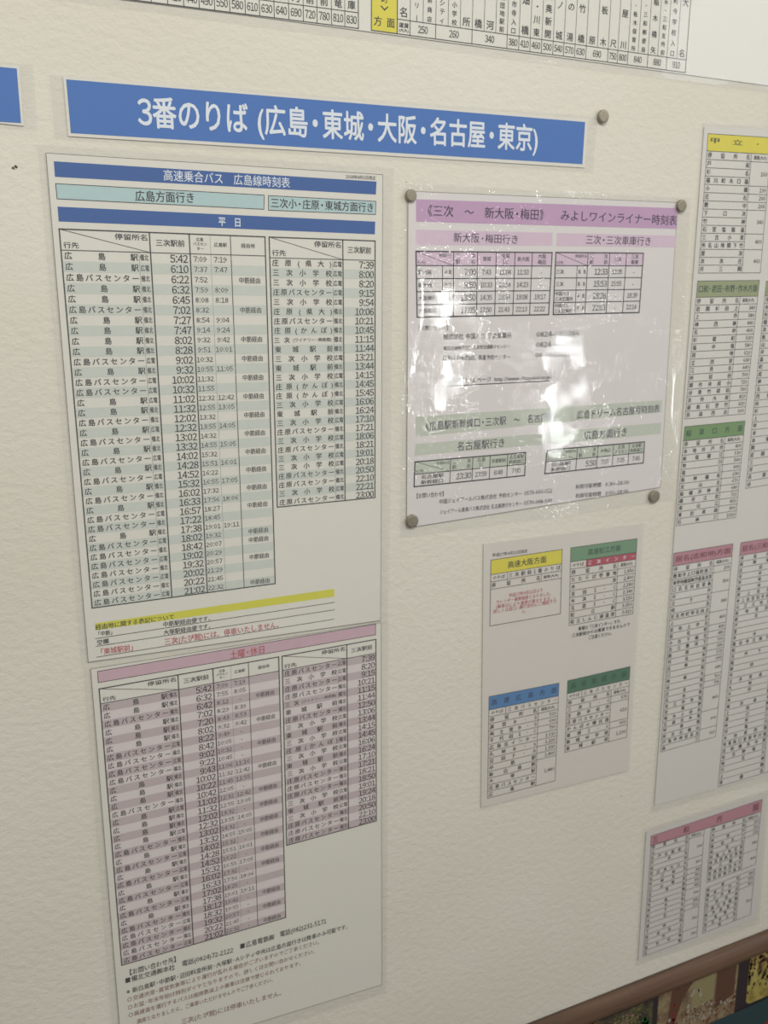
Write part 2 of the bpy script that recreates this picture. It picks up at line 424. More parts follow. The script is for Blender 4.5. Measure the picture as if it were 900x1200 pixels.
def time_table(s, corners, hb, cols, rows, first, stripe, plain, wide):
    """cols: photo pixels of the vertical rules along the top edge"""
    B = Block(*corners); vh = B.uv(*hb)[1]; us = [B.uv(*c)[0] for c in cols]; n = len(rows); dv = (1 - vh) / n
    if plain: s.quad('tinted_ground', plain, 1.5, B, 0, vh, 1, 1)
    for i in range(n):
        if i % 2 == first: s.quad('row_stripe', stripe, 2, B, 0, vh + i * dv, 1, vh + (i + 1) * dv)
    s.box('table_rules', LINE, B, 0, 0, 1, 1, w=0.0011)
    s.line('table_rules', LINE, B, 0, vh, 1, vh)
    s.line('table_rules', LINE, B, us[0], 0, us[0], 1, w=0.0011)
    s.line('table_rules', LINE, B, 0, 0, us[0], vh, w=0.0005)
    s.text('table_text', BLACK, B, '停留所名', us[0] * .60, us[0] * .985, vh * .27, vh * .30, 'f')
    s.text('table_text', BLACK, B, '行先', us[0] * .03, us[0] * (.20 if wide else .22), vh * .76, vh * .30, 'f')
    u1 = us[1] if wide else 1.0
    s.text('table_text', BLACK, B, '三次駅前', us[0] + (u1 - us[0]) * .14, u1 - (u1 - us[0]) * .12, vh * .5, vh * .34, 'f')
    uo = us[0] * .865 if wide else us[0] * .855
    if wide:
        s.line('table_rules', LINE, B, us[1], 0, us[1], 1, w=0.0011)
        s.line('table_rules', LINE, B, us[2], 0, us[2], 1, w=0.0007)
        um = (us[1] + us[2]) / 2
        s.line('faint_rules', LINE2, B, um, 0, um, 1, w=0.0002)
        for k, t in enumerate(('広島', 'バスセン', 'ター')):
            q = (um - us[1]) * .16
            s.text('small_text', GREY, B, t, us[1] + q, um - q, vh * (.26 + .23 * k), vh * .18, 'c')
        s.text('small_text', GREY, B, '広島駅', um + .01, us[2] - .01, vh * .5, vh * .22, 'c')
        s.text('small_text', GREY, B, '経由地', us[2] + .02, .98, vh * .5, vh * .24, 'c')
    s.line('faint_rules', LINE2, B, uo, vh, uo, 1, w=0.0002)
    for i, r in enumerate(rows):
        v = vh + (i + .5) * dv
        if r[0] == WN:
            s.text('table_text', BLACK, B, '三次', 0.015, us[0] * .24, v, dv * .62, 'j')
            s.text('small_text', GREY, B, '(ワイナリー・美術館)', us[0] * .28, uo * .97, v, dv * .42, 'f')
        else:
            s.text('table_text', BLACK, B, r[0], 0.012 if wide else .02, uo * .985, v, dv * .68, 'j', wt=.016)
        s.text('table_text', BLACK, B, r[1], uo + .003, us[0] - .010, v, dv * .60, 'f', squeeze=.8)
        s.text('departure_times', BLACK, B, r[2], us[0], u1 - .012, v + dv * .02, dv * .74, 'r', wt=0.016, res=2, squeeze=.90)
        if wide:
            s.text('arrival_times', GREY, B, r[3], us[1] + .005, um - .012, v, dv * .52, 'c', wt=0.008)
            if r[4]: s.text('arrival_times', GREY, B, r[4], um + .003, us[2] - .012, v, dv * .52, 'c', wt=0.008)
            if r[5]: s.text('small_text', GREY, B, '中筋経由', us[2] + .035, .97, v, dv * .60, 'f')


s = Sheet('laminated_timetable', 'blue headed weekday bus timetable with grey green striped rows and a yellow marked note', 'timetable', (104, 777))
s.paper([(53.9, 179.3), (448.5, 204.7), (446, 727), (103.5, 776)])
s.film([(43.5, 167), (461, 196), (455, 730), (95, 780)], seed=3)
s.poly('heading_band', BAND_BLUE, 2, [(63, 189), (64.4, 207.2), (440.4, 228), (441.2, 212.8)])
s.poly('heading_band', BAND_BLUE, 2, [(67.4, 242.1), (68.8, 259.5), (439.2, 274.6), (439.7, 259.7)])
for q in (((65.2, 215.2), (66.9, 233), (309.2, 245.3), (309.7, 228.7)), ((314.6, 229.2), (314.6, 246.3), (440, 251.4), (440.4, 236))):
    s.poly('pale_band', PALE_CYAN, 2, q)
    for i in range(4): s.seg('table_rules', LINE, 3, bp(*q[i]), bp(*q[(i + 1) % 4]), 0.0006)
s.ptext('white_heading_text', WHITE, '高速乗合バス\u3000広島線時刻表', (191, 205.4), (340, 214.6), 12.5, wt=0.008, res=2)
s.ptext('white_heading_text', WHITE, '平\u3000日', (255.5, 259.6), (283, 261), 10.5, wt=0.02, res=2)
s.ptext('heading_text', BLACK, '2018年4月1日改正', (405, 206.9), (440.4, 208.8), 3.6, wt=0.01)
s.ptext('heading_text', BLACK, '広島方面行き', (158, 229.6), (228.5, 232.2), 12.5, wt=0.014, res=2)
s.ptext('heading_text', BLACK, '三次小・庄原・東城方面行き', (317, 237.8), (438.5, 243.6), 11, wt=0.014, res=2)
time_table(s, [(69.3, 268.3), (310.4, 277.6), (322.5, 683.8), (108, 712.5)], (72, 293), [(174.9, 273), (221.6, 274.5), (269.8, 276.3)], WL, 1, STRIPE, None, True)
time_table(s, [(315.3, 277.8), (439.5, 282.4), (439.3, 583), (325, 594.3)], (316.3, 302), [(401.6, 281.2)], WR, 1, STRIPE, None, False)
s.poly('yellow_marker_bar', YELLOW, 2, [(111.3, 730.5), (111.9, 738.6), (391.8, 699), (391.8, 690)])
s.seg('table_rules', LINE, 3, bp(112.2, 748.3), bp(391.8, 705.8), 0.0006)
s.seg('table_rules', LINE, 3, bp(112.6, 757.4), bp(391.8, 714.5), 0.0006)
s.seg('table_rules', LINE, 3, bp(113.3, 770), bp(391.8, 725.4), 0.0006)
s.ptext('note_text', BLACK, '経由地に関する表記について', (111.7, 735.3), (204.3, 722.6), 6.5, wt=0.012)
s.ptext('note_text', BLACK, '「中筋」', (111.7, 743.2), (135, 740.6), 5.5)
s.ptext('note_text', BLACK, '中筋駅経由便です。', (190.8, 732), (250.5, 724), 6)
s.ptext('note_text', BLACK, '空欄', (113.3, 753), (127.8, 751), 6)
s.ptext('note_text', BLACK, '大塚駅経由便です。', (191.5, 741.5), (250.5, 733), 6)
s.ptext('red_note_text', RED, '「東城駅前」', (113.3, 764.6), (160.6, 757.9), 7.5)
s.ptext('red_note_text', RED, '三次(たび館)には、停車いたしません。', (192.2, 752.5), (331.2, 731.2), 8)
s.finish()

# ------------------------------------------------------------------ weekend timetable
s = Sheet('laminated_timetable', 'pink striped weekend bus timetable hanging directly below the blue headed one', 'timetable', (160, 1240))
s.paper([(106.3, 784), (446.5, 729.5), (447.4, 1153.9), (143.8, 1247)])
s.film([(97, 781), (455.5, 727), (453, 1162.5), (135, 1258)], seed=4)
q = [(114.3, 786.8), (115.2, 799.9), (440.1, 743.8), (440.1, 731.2)]
s.poly('mauve_band', MAUVE, 2, q)
for i in range(4): s.seg('table_rules', LINE, 3, bp(*q[i]), bp(*q[(i + 1) % 4]), 0.0006)
s.ptext('red_heading_text', RED, '土曜・休日', (269, 768.2), (311, 760.6), 9.5, wt=0.01, res=2)
time_table(s, [(116.1, 807.3), (326.5, 769.7), (334.7, 1075.2), (142.7, 1131.2)], (118, 824.8), [(208.5, 791.5), (249.4, 784.5), (291, 776.7)], SL, 0, PINKSTRIPE, PINKPAPER, True)
time_table(s, [(330.5, 769), (440.4, 749.2), (441, 962), (335.9, 990.6)], (331.6, 785.5), [(406.3, 755.5)], SR, 0, PINKSTRIPE, PINKPAPER, False)
s.ptext('note_text', BLACK, '【お問い合わせ先】', (147.5, 1141), (210.5, 1122.6), 7)
s.ptext('note_text', BLACK, '■備北交通㈱本社', (146.4, 1149.5), (205, 1132.8), 6.8)
s.ptext('note_text', BLACK, '電話(0824)72-2122', (213, 1129.5), (273.5, 1113), 6.8)
s.ptext('note_text', BLACK, '■広島電鉄㈱', (281, 1109.3), (321.5, 1097.6), 6.8)
s.ptext('note_text', BLACK, '電話(082)231-5171', (327.8, 1095), (382.5, 1079), 6.8)
s.ptext('note_text', BLACK, '※新白島駅・中筋駅・沼田料金所前・大塚駅・Aシティ中央は広島方面行きは降車のみ可能です。', (148, 1162.6), (410.8, 1084.5), 6)
for t, a, c in (('○交通渋滞・異常気象等により運行が乱れる場合がございますのでご了承ください。', (148.8, 1171.9), (377.5, 1102.6)),
                ('○お盆・年末年始は特別ダイヤとなりますので、詳しくはお問い合わせください。', (149.5, 1181), (372, 1113.4)),
                ('○高速道を運行するバスは座席数以上の乗車は法律で禁じられております。', (150.3, 1190), (355.6, 1127.7)),
                ('満席となりましたら、ご乗車いただけませんのでご了承ください。', (160, 1197.5), (323, 1146.8))):
    s.ptext('brown_note_text', BROWNRED, t, a, c, 5.6, wt=0.006)
s.ptext('brown_note_text', BROWNRED, '「東城駅前」\u3000三次(たび館)には停車いたしません。', (157, 1214), (334, 1162), 6.8, wt=0.006)
s.finish()

# ------------------------------------------------------------------ glossy timetable pinned by four magnets
s = Sheet('laminated_timetable', 'crinkled glossy sheet with purple and mint bands, held by four magnets', 'timetable', (476, 619))
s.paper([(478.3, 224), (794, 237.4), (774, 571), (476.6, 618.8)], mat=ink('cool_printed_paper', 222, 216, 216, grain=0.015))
s.film([(474.5, 213.5), (810, 231.5), (788.5, 585.5), (468.5, 630)], FILM_CRUMPLED, seed=5, amp=0.0002, lift=0.0016)
s.poly('purple_band', PURPLE, 2, [(487.6, 233.5), (487.6, 259.9), (793.1, 268.4), (794.3, 244)])
s.poly('light_purple_band', PURPLE2, 2, [(487.6, 269.2), (487.6, 287.3), (647, 288), (647.5, 272.8)])
s.poly('light_purple_band', PURPLE2, 2, [(652.5, 273), (652, 288.3), (791.8, 290), (792.8, 276.3)])
s.poly('mint_band', MINT, 2, [(486.9, 488.5), (487.4, 512), (774.5, 483.1), (776, 469)])
s.poly('mint_band', MINT, 2, [(486.9, 520.3), (485.7, 534), (636, 521), (636.5, 508)])
s.poly('mint_band', MINT, 2, [(640.8, 506.8), (640.8, 521.5), (774, 508.3), (774.7, 495.3)])
s.ptext('heading_text', PURPLEINK, '《三次\u3000〜\u3000新大阪・梅田》', (494.5, 246.6), (643, 252.4), 13, wt=0.012, res=2)
s.ptext('heading_text', PURPLEINK, 'みよしワインライナー時刻表', (656.5, 252.4), (793.4, 258.8), 12, wt=0.012, res=2)
s.ptext('heading_text', PURPLEINK, '新大阪・梅田行き', (531, 278.4), (608, 280.9), 11, wt=0.006, res=2)
s.ptext('heading_text', PURPLEINK, '三次・三次車庫行き', (686, 281.0), (763.5, 283), 10.5, wt=0.006, res=2)
s.ptext('heading_text', BLACK, '《広島駅新幹線口・三次駅\u3000〜\u3000名古屋駅》', (494, 500.3), (656.8, 488.2), 10.5, wt=0.006, res=2)
s.ptext('heading_text', BLACK, '広島ドリーム名古屋号時刻表', (675.7, 486.4), (773, 478.6), 9.5, wt=0.006, res=2)
s.ptext('heading_text', BLACK, '名古屋駅行き', (535, 523.4), (592.3, 518.6), 10.5, wt=0.006, res=2)
s.ptext('heading_text', BLACK, '広島方面行き', (684, 510.6), (735.3, 506), 10, wt=0.006, res=2)


def grid4(s, corners, vfr, cols, sub, head, rows, tint, tintcol):
    B = Block(*corners); us = [0] + [B.uv(*c)[0] for c in cols] + [1]
    s.quad(tintcol, tint, 2, B, 0, 0, 1, vfr[0])
    s.box('table_rules', BLACK, B, 0, 0, 1, 1, w=0.0013)
    vs = [0] + vfr + [1]
    for v in vfr: s.line('table_rules', LINE, B, 0, v, 1, v, w=0.0009)
    for u in us[1:-1]: s.line('table_rules', LINE, B, u, 0, u, 1, w=0.0009)
    if sub: s.line('table_rules', LINE, B, us[1] * sub, vfr[0], us[1] * sub, 1, w=0.0007)
    s.line('table_rules', LINE, B, 0, 0, us[1], vfr[0], w=0.0005)
    hd = vfr[0]
    s.text('small_text', GREY, B, '停留所名', us[1] * .6, us[1] * .98, hd * .27, hd * .26, 'f'); s.text('small_text', GREY, B, '行先', us[1] * .03, us[1] * .25, hd * .78, hd * .26, 'f')
    for k, t in enumerate(head):
        a, c = us[k + 1], us[k + 2]; g = (c - a) * .08
        if isinstance(t, tuple):
            for q_, tt in enumerate(t): s.text('small_text', GREY, B, tt, a + g, c - g, hd * (.28 + .44 * q_), hd * .36, 'j' if k == 0 else 'c')
        else: s.text('small_text', GREY, B, t, a + g, c - g, hd * .5, hd * .34, 'c')
    for i, r in enumerate(rows):
        v0, v1 = vs[i + 1], vs[i + 2]; vc = (v0 + v1) / 2; dh = v1 - v0
        ue = us[1] * (sub or 1)
        nm = r[0] if isinstance(r[0], tuple) else (r[0],)
        for q_, tt in enumerate(nm):
            vv = vc if len(nm) == 1 else v0 + dh * (.28 + .44 * q_)
            s.text('small_text', BLACK, B, tt, .01 if sub else ue * .18, ue * (.96 if sub else .82), vv, dh * (.34 if len(nm) > 1 else .38), 'l' if sub else 'f')
        if sub: s.text('small_text', GREY, B, r[1], ue + .015, us[1] - .015, vc, dh * .34, 'j', squeeze=.7)
        for k, t in enumerate(r[2:]):
            a, c = us[k + 1], us[k + 2]; g = (c - a) * .05
            s.text('departure_times' if k == 0 else 'arrival_times', BLACK if k == 0 else GREY, B, t, a + g, c - g, vc, dh * (.50 if k == 0 else .40), 'r' if k == 0 else 'c', wt=0.010, res=2, squeeze=.82)


grid4(s, [(487.4, 294.6), (647, 296.1), (642.8, 368.7), (488.8, 371.8)], [.209, .405, .604, .804],
      [(531.4, 295), (559.5, 295.3), (581.5, 295.5), (603.5, 295.7), (623.8, 295.9)], .70, [('三次', '駅前'), '東城', ('宝塚', 'IC'), '新大阪', ('大阪', '梅田')],
      [('新大阪', '中国', '7:00', '7:43', '11:04', '11:33', '-'), ('新大阪', '中国', '9:50', '10:33', '13:54', '14:23', '-'),
       ('大阪梅田', '阪急', '13:50', '14:35', '18:38', '19:08', '19:17'), ('大阪梅田', '阪急', '17:05', '17:50', '21:43', '22:13', '22:22')], PURPLE2, 'light_purple_band')
grid4(s, [(651.3, 295.8), (754, 296.8), (748.8, 366.2), (648.1, 368.7)], [.209, .405, .604, .804],
      [(689.2, 296), (714.6, 296.2), (734.2, 296.5)], .68, [('三次', '駅前'), '三次', ('三次', '車庫')],
      [('三次', '阪急', '12:33', '12:35', '-'), ('三次', '阪急', '15:53', '15:55', '-'),
       (('中国バス', '三次営業所'), '中国', '18:28', '-', '18:39'), (('中国バス', '三次営業所'), '中国', '22:03', '-', '22:14')], PURPLE2, 'light_purple_band')
grid4(s, [(486.2, 541.3), (616, 530.3), (614.7, 557.2), (485.2, 570.4)], [.5],
      [(528, 537.8), (554.1, 535.6), (574.4, 533.8), (595, 532)], None, [('三次', '駅前'), ('広島', 'IC'), '京都駅前', ('名古屋駅', '新幹線口')],
      [(('名古屋駅', '新幹線口'), '', '23:30', '23:59', '6:48', '7:00')], MINT, 'mint_band')
grid4(s, [(640.8, 527.6), (755.2, 517.8), (753.7, 542.5), (638.3, 555.2)], [.5],
      [(676.7, 524.5), (700.7, 522.5), (719, 521), (737.4, 519.4)], None, [('三次', '駅前'), '中筋駅', ('広島', 'バスセン'), ('広島駅', '新幹線口')],
      [(('広島駅', '新幹線口'), '', '5:50', '7:07', '7:25', '7:45')], MINT, 'mint_band')
for t, a, c, hh in (('【お問い合わせ】', (487, 384.8), (528, 383.8), 6), ('株式会社 中国バス 三次営業所', (519.4, 394.8), (599.3, 393.1), 7), ('0824-63-2286', (628.2, 391.9), (678.7, 390.7), 6.2),
                ('備北交通株式会社 三次市交通観光センター', (519.4, 408.3), (597.4, 405.8), 5), ('0824-62-3154', (627.4, 404.1), (678, 402.4), 6.2),
                ('阪急バス株式会社 高速予約センター', (518.7, 420), (598.1, 418.3), 6.2), ('06-6866-3147', (627, 416.6), (677.2, 414.7), 6.2),
                ('中国バスホームページ', (518.2, 446.9), (575.5, 444.4), 6.4), ('http://www.chugokubus.jp/', (579, 444.3), (646.3, 441.5), 6.4),
                ('【お問い合わせ】', (485.2, 581.6), (522.8, 578.4), 6), ('中国ジェイアールバス株式会社 予約センター', (514.2, 588.2), (611.8, 578.4), 5.6), ('0570-666-012', (614, 578.2), (647, 574.7), 4.8),
                ('ジェイアール東海バス株式会社 名古屋旅行センター', (515, 600.4), (611.6, 590), 5.4), ('0570-048-939', (613.5, 589.8), (647, 586.2), 4.8),
                ('利用可能時間', (674.3, 570.6), (704.5, 568), 5.4), ('9:30~18:00', (709, 567.7), (737.3, 565), 4.6),
                ('利用可能時間', (674.3, 581.3), (704.3, 578.5), 5.4), ('9:00~18:00', (709, 578.1), (736.2, 575.5), 4.6)):
    s.ptext('note_text', BLACK, t, a, c, hh, wt=0.004)
s.seg('table_rules', LINE, 3, bp(518.2, 452.6), bp(643.8, 446.4), 0.0008)
s.finish()


# ------------------------------------------------------------------ fare tables
def fare_table(s, corners, hb, col, title, tink, band, names, fares, boarding=None, strip=None, title_span=(.25, .75), key='', tj='f', th=.45, lw=0.0006, band_to=None):
    B = Block(*corners); vh = B.uv(*hb)[1] if isinstance(hb, tuple) else hb; uc = col if isinstance(col, float) else (B.uv(*col[0])[0] + B.uv(*col[1])[0]) / 2
    rows = list(names); extra = 1 + (1 if boarding else 0); n = len(rows) + extra; dv = (1 - vh) / n
    if band: s.quad(key + 'band', band, 2, B, 0, 0, band_to or 1, vh); s.box('table_rules', LINE, B, 0, 0, band_to or 1, vh, w=lw)
    if title: s.text(key + 'title', tink, B, title, title_span[0], title_span[1], vh * .5, vh * th, tj, wt=0.016)
    s.box('table_rules', LINE, B, 0, vh, 1, 1, w=lw)
    for i in range(1, n): s.line('table_rules', LINE2, B, 0, vh + i * dv, uc, vh + i * dv, w=lw)
    v0 = vh
    if boarding:
        if strip: s.quad('red_strip', strip, 2, B, .235, v0, 1, v0 + dv)
        s.line('table_rules', LINE, B, .235, v0, .235, v0 + dv, w=lw)
        s.line('table_rules', LINE2, B, 0, v0 + dv, 1, v0 + dv, w=lw)
        s.text('table_text', BLACK, B, 'のりば', .03, .2, v0 + dv * .5, dv * .5, 'f')
        s.text('strip_text' if strip else 'table_text', WHITE if strip else BLACK, B, boarding, .26, .98, v0 + dv * .5, dv * .58, 'j')
        v0 += dv
    s.line('table_rules', LINE2, B, uc, v0, uc, 1, w=lw)
    s.line('table_rules', LINE2, B, 0, v0 + dv, 1, v0 + dv, w=lw)
    s.text('table_text', BLACK, B, '停留所名', .015, uc - .015, v0 + dv * .5, dv * .66, 'j')
    s.text('table_text', BLACK, B, '運賃(大人)', uc + .04, .95, v0 + dv * .5, dv * .5, 'c')
    v0 += dv
    for i, r in enumerate(rows):
        s.text('table_text', BLACK, B, r, .015, uc - .015, v0 + (i + .5) * dv, dv * .64, 'j', wt=0.018)
    y = v0
    for t, k in fares:
        s.text('fare_text', BLACK, B, t, uc + .02, .98, y + dv * k / 2, dv * .52, 'r', wt=0.008)
        y += dv * k
        if y < .995: s.line('table_rules', LINE2, B, uc, y, 1, y, w=lw)


s = Sheet('laminated_fare_chart', 'small matte fare sheet with yellow, green, blue and dark green headed tables', 'fare chart', (563, 947))
s.paper([(566.8, 637.8), (752, 614.5), (736, 903), (563.8, 946.5)], PAPER_SMALL, edge=False)
s.film([(565.6, 636.5), (755, 612.5), (737.2, 904), (562.8, 947.8)], seed=6, lift=0.0006)
s.ptext('note_text', BLACK, '平成27年9月11日改定', (576.7, 650.8), (618.3, 645.6), 4.2, wt=0.008)
B = Block((575.3, 656.4), (658.7, 643.7), (656.6, 719.2), (574, 733.6))
v1, v2, v3 = B.uv(575.6, 673.3)[1], B.uv(575, 682)[1], B.uv(575, 690.8)[1]
s.quad('yellow_band', YELLOW2, 2, B, 0, 0, 1, v1); s.box('table_rules', LINE, B, 0, 0, 1, 1)
for v in (v1, v2, v3): s.line('table_rules', LINE, B, 0, v, 1, v, w=0.0006)
s.line('table_rules', LINE, B, .23, v1, .23, v2, w=0.0005); s.line('table_rules', LINE, B, .71, v2, .71, v3, w=0.0005)
s.text('yellow_band_title', BLACK, B, '高速大阪方面', .23, .78, v1 * .52, v1 * .48, 'f', wt=0.012, res=2)
s.text('table_text', BLACK, B, 'のりば', .03, .2, (v1 + v2) / 2, (v2 - v1) * .5, 'f'); s.text('table_text', BLACK, B, '三次駅前1番のりば', .245, .985, (v1 + v2) / 2, (v2 - v1) * .62, 'j')
s.text('table_text', BLACK, B, '停留所名', .01, .70, (v2 + v3) / 2, (v3 - v2) * .62, 'j'); s.text('table_text', BLACK, B, '運賃(大人)', .74, .96, (v2 + v3) / 2, (v3 - v2) * .4, 'f')
for t, a, c in (('平成27年9月11日より', (596, 698), (636.7, 691)), ('カレンダー運賃制度となりました。', (581, 705.8), (648.3, 695.2)), ('(乗車日により運賃が異なります。)', (581, 711.2), (650.6, 700.6)),
                ('詳しくは窓口・運行会社にご確認下さ', (577.8, 717), (652.4, 704.2)), ('い。', (611.5, 717), (618, 716))):
    s.ptext('red_note_text', RED, t, a, c, 4.6, wt=0.006)
fare_table(s, [(668.8, 641.9), (746.6, 631.1), (741.3, 719.2), (666.8, 733.2)], (668.8, 658.5), .72, '高速松江方面', DKGREENINK, GREEN2,
           ['たたらば壱番地', '木次', '吉田I・C', '木次I・C', '玉造I・C', '松江駅', '松江しんじ湖温泉'],
           [('1,850', 1), ('2,400', 1), ('2,280', 1), ('2,340', 1), ('3,150', 1), ('3,350', 1), ('3,410', 1)], boarding='三次インター', strip=DKRED, key='sage_')
for t, a, c in (('乗場は「三次インター」です。', (677.5, 737), (730, 727.3)), ('三次駅前からは乗車できませんので', (669.9, 745), (738.2, 731.4)), ('ご注意ください。', (689.2, 747.4), (719, 741.6))):
    s.ptext('note_text', BLACK, t, a, c, 4.6, wt=0.016)
fare_table(s, [(573, 816.3), (655, 800.3), (650.4, 914.9), (571.3, 935.6)], (573, 832), .705, '高速広島方面', DKBLUEINK, BLUE2,
           ['高宮B・S', '美土里B・S', '千代田I・C', '広島北インター', '久地B・S', '沼田P・A', '中筋駅', '新白島駅', '大塚駅', BCH, '広島駅'],
           [('510', 1), ('690', 1), ('790', 1), ('1,010', 1), ('1,220', 1), ('1,330', 1), ('1,400', 1), ('1,480', 4)], boarding='三次バスセンター', title_span=(.03, .97), key='blue_', tj='j')
fare_table(s, [(665.2, 797.6), (738.3, 780.9), (734.2, 863.9), (661.7, 881.7)], (665.2, 812.8), .71, '高速東城方面', DKGREENINK, DKGREEN,
           ['三次I・C', '庄原市役所', SB, 'かんぽの郷庄原', '東城I・C', '東城中学校', '東城駅前'],
           [('370', 1), ('610', 3), ('950', 1), ('1,200', 2)], boarding='三次バスセンター', title_span=(.05, .95), key='dark_green_', tj='j')
s.finish()

KANJI = '三次原田川上下木戸東西南北中山本町青河粟屋布野作石見里宮小大橋口谷森井志和地塩向江庄甲立吉船所秋福畠敷名寺神杉岩長竹板尾関'


def stops(n, seed, pat):
    r = random.Random(seed); return [''.join(r.choice(KANJI) for _ in range(pat[i % len(pat)])) for i in range(n)]


def spans(seed, pat, start, step):
    out = []; f = start
    for k in pat: out.append((str(f), k)); f += step
    return out


s = Sheet('laminated_fare_chart', 'large fare chart at the right edge with yellow, olive, green and rose headed columns', 'fare chart', (762, 952))
s.paper([(825.5, 148), (1010, 156), (955, 893), (767, 944)], ink('fare_paper', 218, 214, 208, grain=0.015), edge=False)
s.film([(822.5, 143.8), (1022, 153), (962, 898), (762.5, 951.7)], seed=7, lift=0.0014)
fare_table(s, [(829.8, 156.6), (904.4, 161.5), (890.8, 319.7), (818.5, 320)], (829, 176.8), [(879.9, 181.4), (870, 319.3)], None, None, YELLOW2,
           stops(14, 1, (2, 2, 6, 2, 2, 2, 3, 2, 5, 4, 7, 2, 3, 3)), [('160', 3), ('190', 1), ('200', 1), ('260', 1), ('340', 3), ('400', 2), ('460', 3)], key='yellow_', band_to=2.2)
s.ptext('yellow_title', BLACK, '甲\u3000立\u3000・\u3000\u3000吉\u3000田\u3000方\u3000面', (831, 164.2), (1000, 179), 6.2, wt=0.006)
fare_table(s, [(817.5, 329.3), (890, 328.5), (872.7, 485), (802.5, 491)], (816.5, 348.5), [(867, 348.5), (853, 486.5)], '口和・君田・布野・作木方面', DKGREENINK, OLIVE,
           stops(15, 2, (5, 2, 3, 2, 3, 3, 2, 3, 3, 3, 5, 5, 4, 5, 4)), [(str(x), 1) for x in (340, 380, 440, 460, 530, 580, 610, 630, 640, 700, 720, 760, 810, 820, 900)], key='olive_', title_span=(.02, .98))
fare_table(s, [(802.2, 500), (873, 493.2), (862, 606.3), (792.3, 616.2)], (800.7, 516.8), [(850, 512.3), (840.3, 609.3)], '稲草口方面', DKGREENINK, GREEN,
           stops(11, 3, (5, 4, 2, 2, 4, 3, 5, 4, 3, 4, 3)), [(str(x), 1) for x in (400, 530, 560, 600, 630, 670, 680, 710, 850, 890, 1010)], key='green_', title_span=(.03, .97), tj='j')
fare_table(s, [(898, 329.5), (972, 331), (948, 560), (873.8, 572.4)], .07, .74, '高野・比和・口和方面', DKGREENINK, OLIVE,
           stops(25, 4, (3, 2, 4, 3, 5, 2, 3, 4)), spans(0, (1, 2, 1, 3, 2, 1, 1, 4, 3, 2, 2, 3), 300, 50), key='olive_', title_span=(.03, .97))
fare_table(s, [(789.6, 648.3), (859, 637.1), (838.3, 863.3), (774.2, 881.2)], (788.5, 663.6), [(838.2, 656.6), (817.5, 869)], '居名(志和地)方面', ROSEINK, ROSE,
           stops(28, 6, (9, 11, 7, 2, 3, 2, 8, 2, 5, 3, 5, 5, 3, 3, 3, 2, 3, 2, 3, 3, 5, 3, 5, 5, 3, 5, 7, 2)),
           [('200', 1), ('300', 3), ('340', 3), ('400', 2), ('430', 1), ('480', 1), ('500', 1), ('540', 1), ('570', 1), ('600', 1), ('640', 2), ('700', 1), ('730', 1), ('860', 4), ('900', 3), ('910', 2)], key='rose_', title_span=(.03, .97))
fare_table(s, [(868.1, 635.9), (936, 625.5), (912, 901), (841.3, 921.8)], (867.3, 651), .75, '居名(三和・廻神)方面', ROSEINK, ROSE,
           stops(36, 7, (4, 3, 3, 3, 3, 5, 9, 6, 5, 3, 2, 2, 3, 7, 2, 4, 2, 3, 2, 5, 3, 3, 2)), spans(0, (1, 4, 2, 1, 3, 5, 4, 3, 2, 1, 4, 6), 200, 60), key='rose_', title_span=(.03, .97))
s.finish()

s = Sheet('laminated_fare_chart', 'lowest fare sheet with one rose heading over three dense tables, just above the brown frame', 'fare chart', (744, 1131))
s.paper([(757.5, 975), (898, 930), (886, 1077), (748, 1126)], ink('cool_fare_paper', 214, 209, 205, grain=0.015), edge=False)
s.film([(753.5, 971), (902, 924), (889.5, 1081.5), (744.5, 1131.5)], seed=8, lift=0.001)
B = Block((762.8, 979.8), (893.2, 936.6), (892, 950.4), (762.2, 991.7))
s.quad('rose_band', ROSE, 2, B, 0, 0, 1, 1); s.box('table_rules', LINE, B, 0, 0, 1, 1, w=0.0006)
s.text('rose_title', ROSEINK, B, '三和方面', .02, .98, .5, .6, 'j', wt=0.02)
fare_table(s, [(762.8, 990.7), (825.2, 971.8), (816.3, 1097.8), (753.3, 1121)], .0, .715, None, None, None,
           stops(20, 8, (2, 6, 3, 2, 6, 4, 4, 4, 3, 2, 3, 3, 3, 3, 2, 3, 4, 3, 4, 2)), [('200', 4), ('300', 2), ('340', 1), ('400', 1), ('430', 1), ('480', 1), ('500', 2), ('540', 1), ('570', 1), ('700', 4), ('730', 2)])
fare_table(s, [(833.2, 969.8), (891.7, 951.4), (885.2, 1012.9), (828, 1034.3)], .0, .70, None, None, None,
           stops(9, 9, (2, 3, 4, 3, 6, 7, 4, 7, 7)), [('160', 1), ('200', 1), ('260', 1), ('340', 3), ('400', 3)])
B = Block((827.3, 1040.9), (884.5, 1018), (879.3, 1071.7), (823.3, 1093.8))
s.box('table_rules', LINE, B, 0, 0, 1, 1, w=0.0006); s.line('table_rules', LINE2, B, .70, 0, .70, 1, w=0.0006)
for i, t in enumerate(stops(9, 10, (3, 5, 5, 4, 6, 5, 4, 5, 3))):
    if i: s.line('table_rules', LINE2, B, 0, i / 9, .7, i / 9, w=0.0006)
    s.text('table_text', BLACK, B, t, .015, .685, (i + .5) / 9, .07, 'j', wt=0.018)
for t, v, l in (('400', .055, .11), ('430', .165, .22), ('460', .275, .33), ('510', .66, None)):
    s.text('fare_text', BLACK, B, t, .74, .98, v, .055, 'r')
    if l: s.line('table_rules', LINE2, B, .7, l, 1, l, w=0.0006)
s.finish()

# ------------------------------------------------------------------ top fare strip
s = Sheet('laminated_fare_chart', 'wide fare chart along the top edge with upright stop names and one yellow cell', 'fare chart', (440, 46))


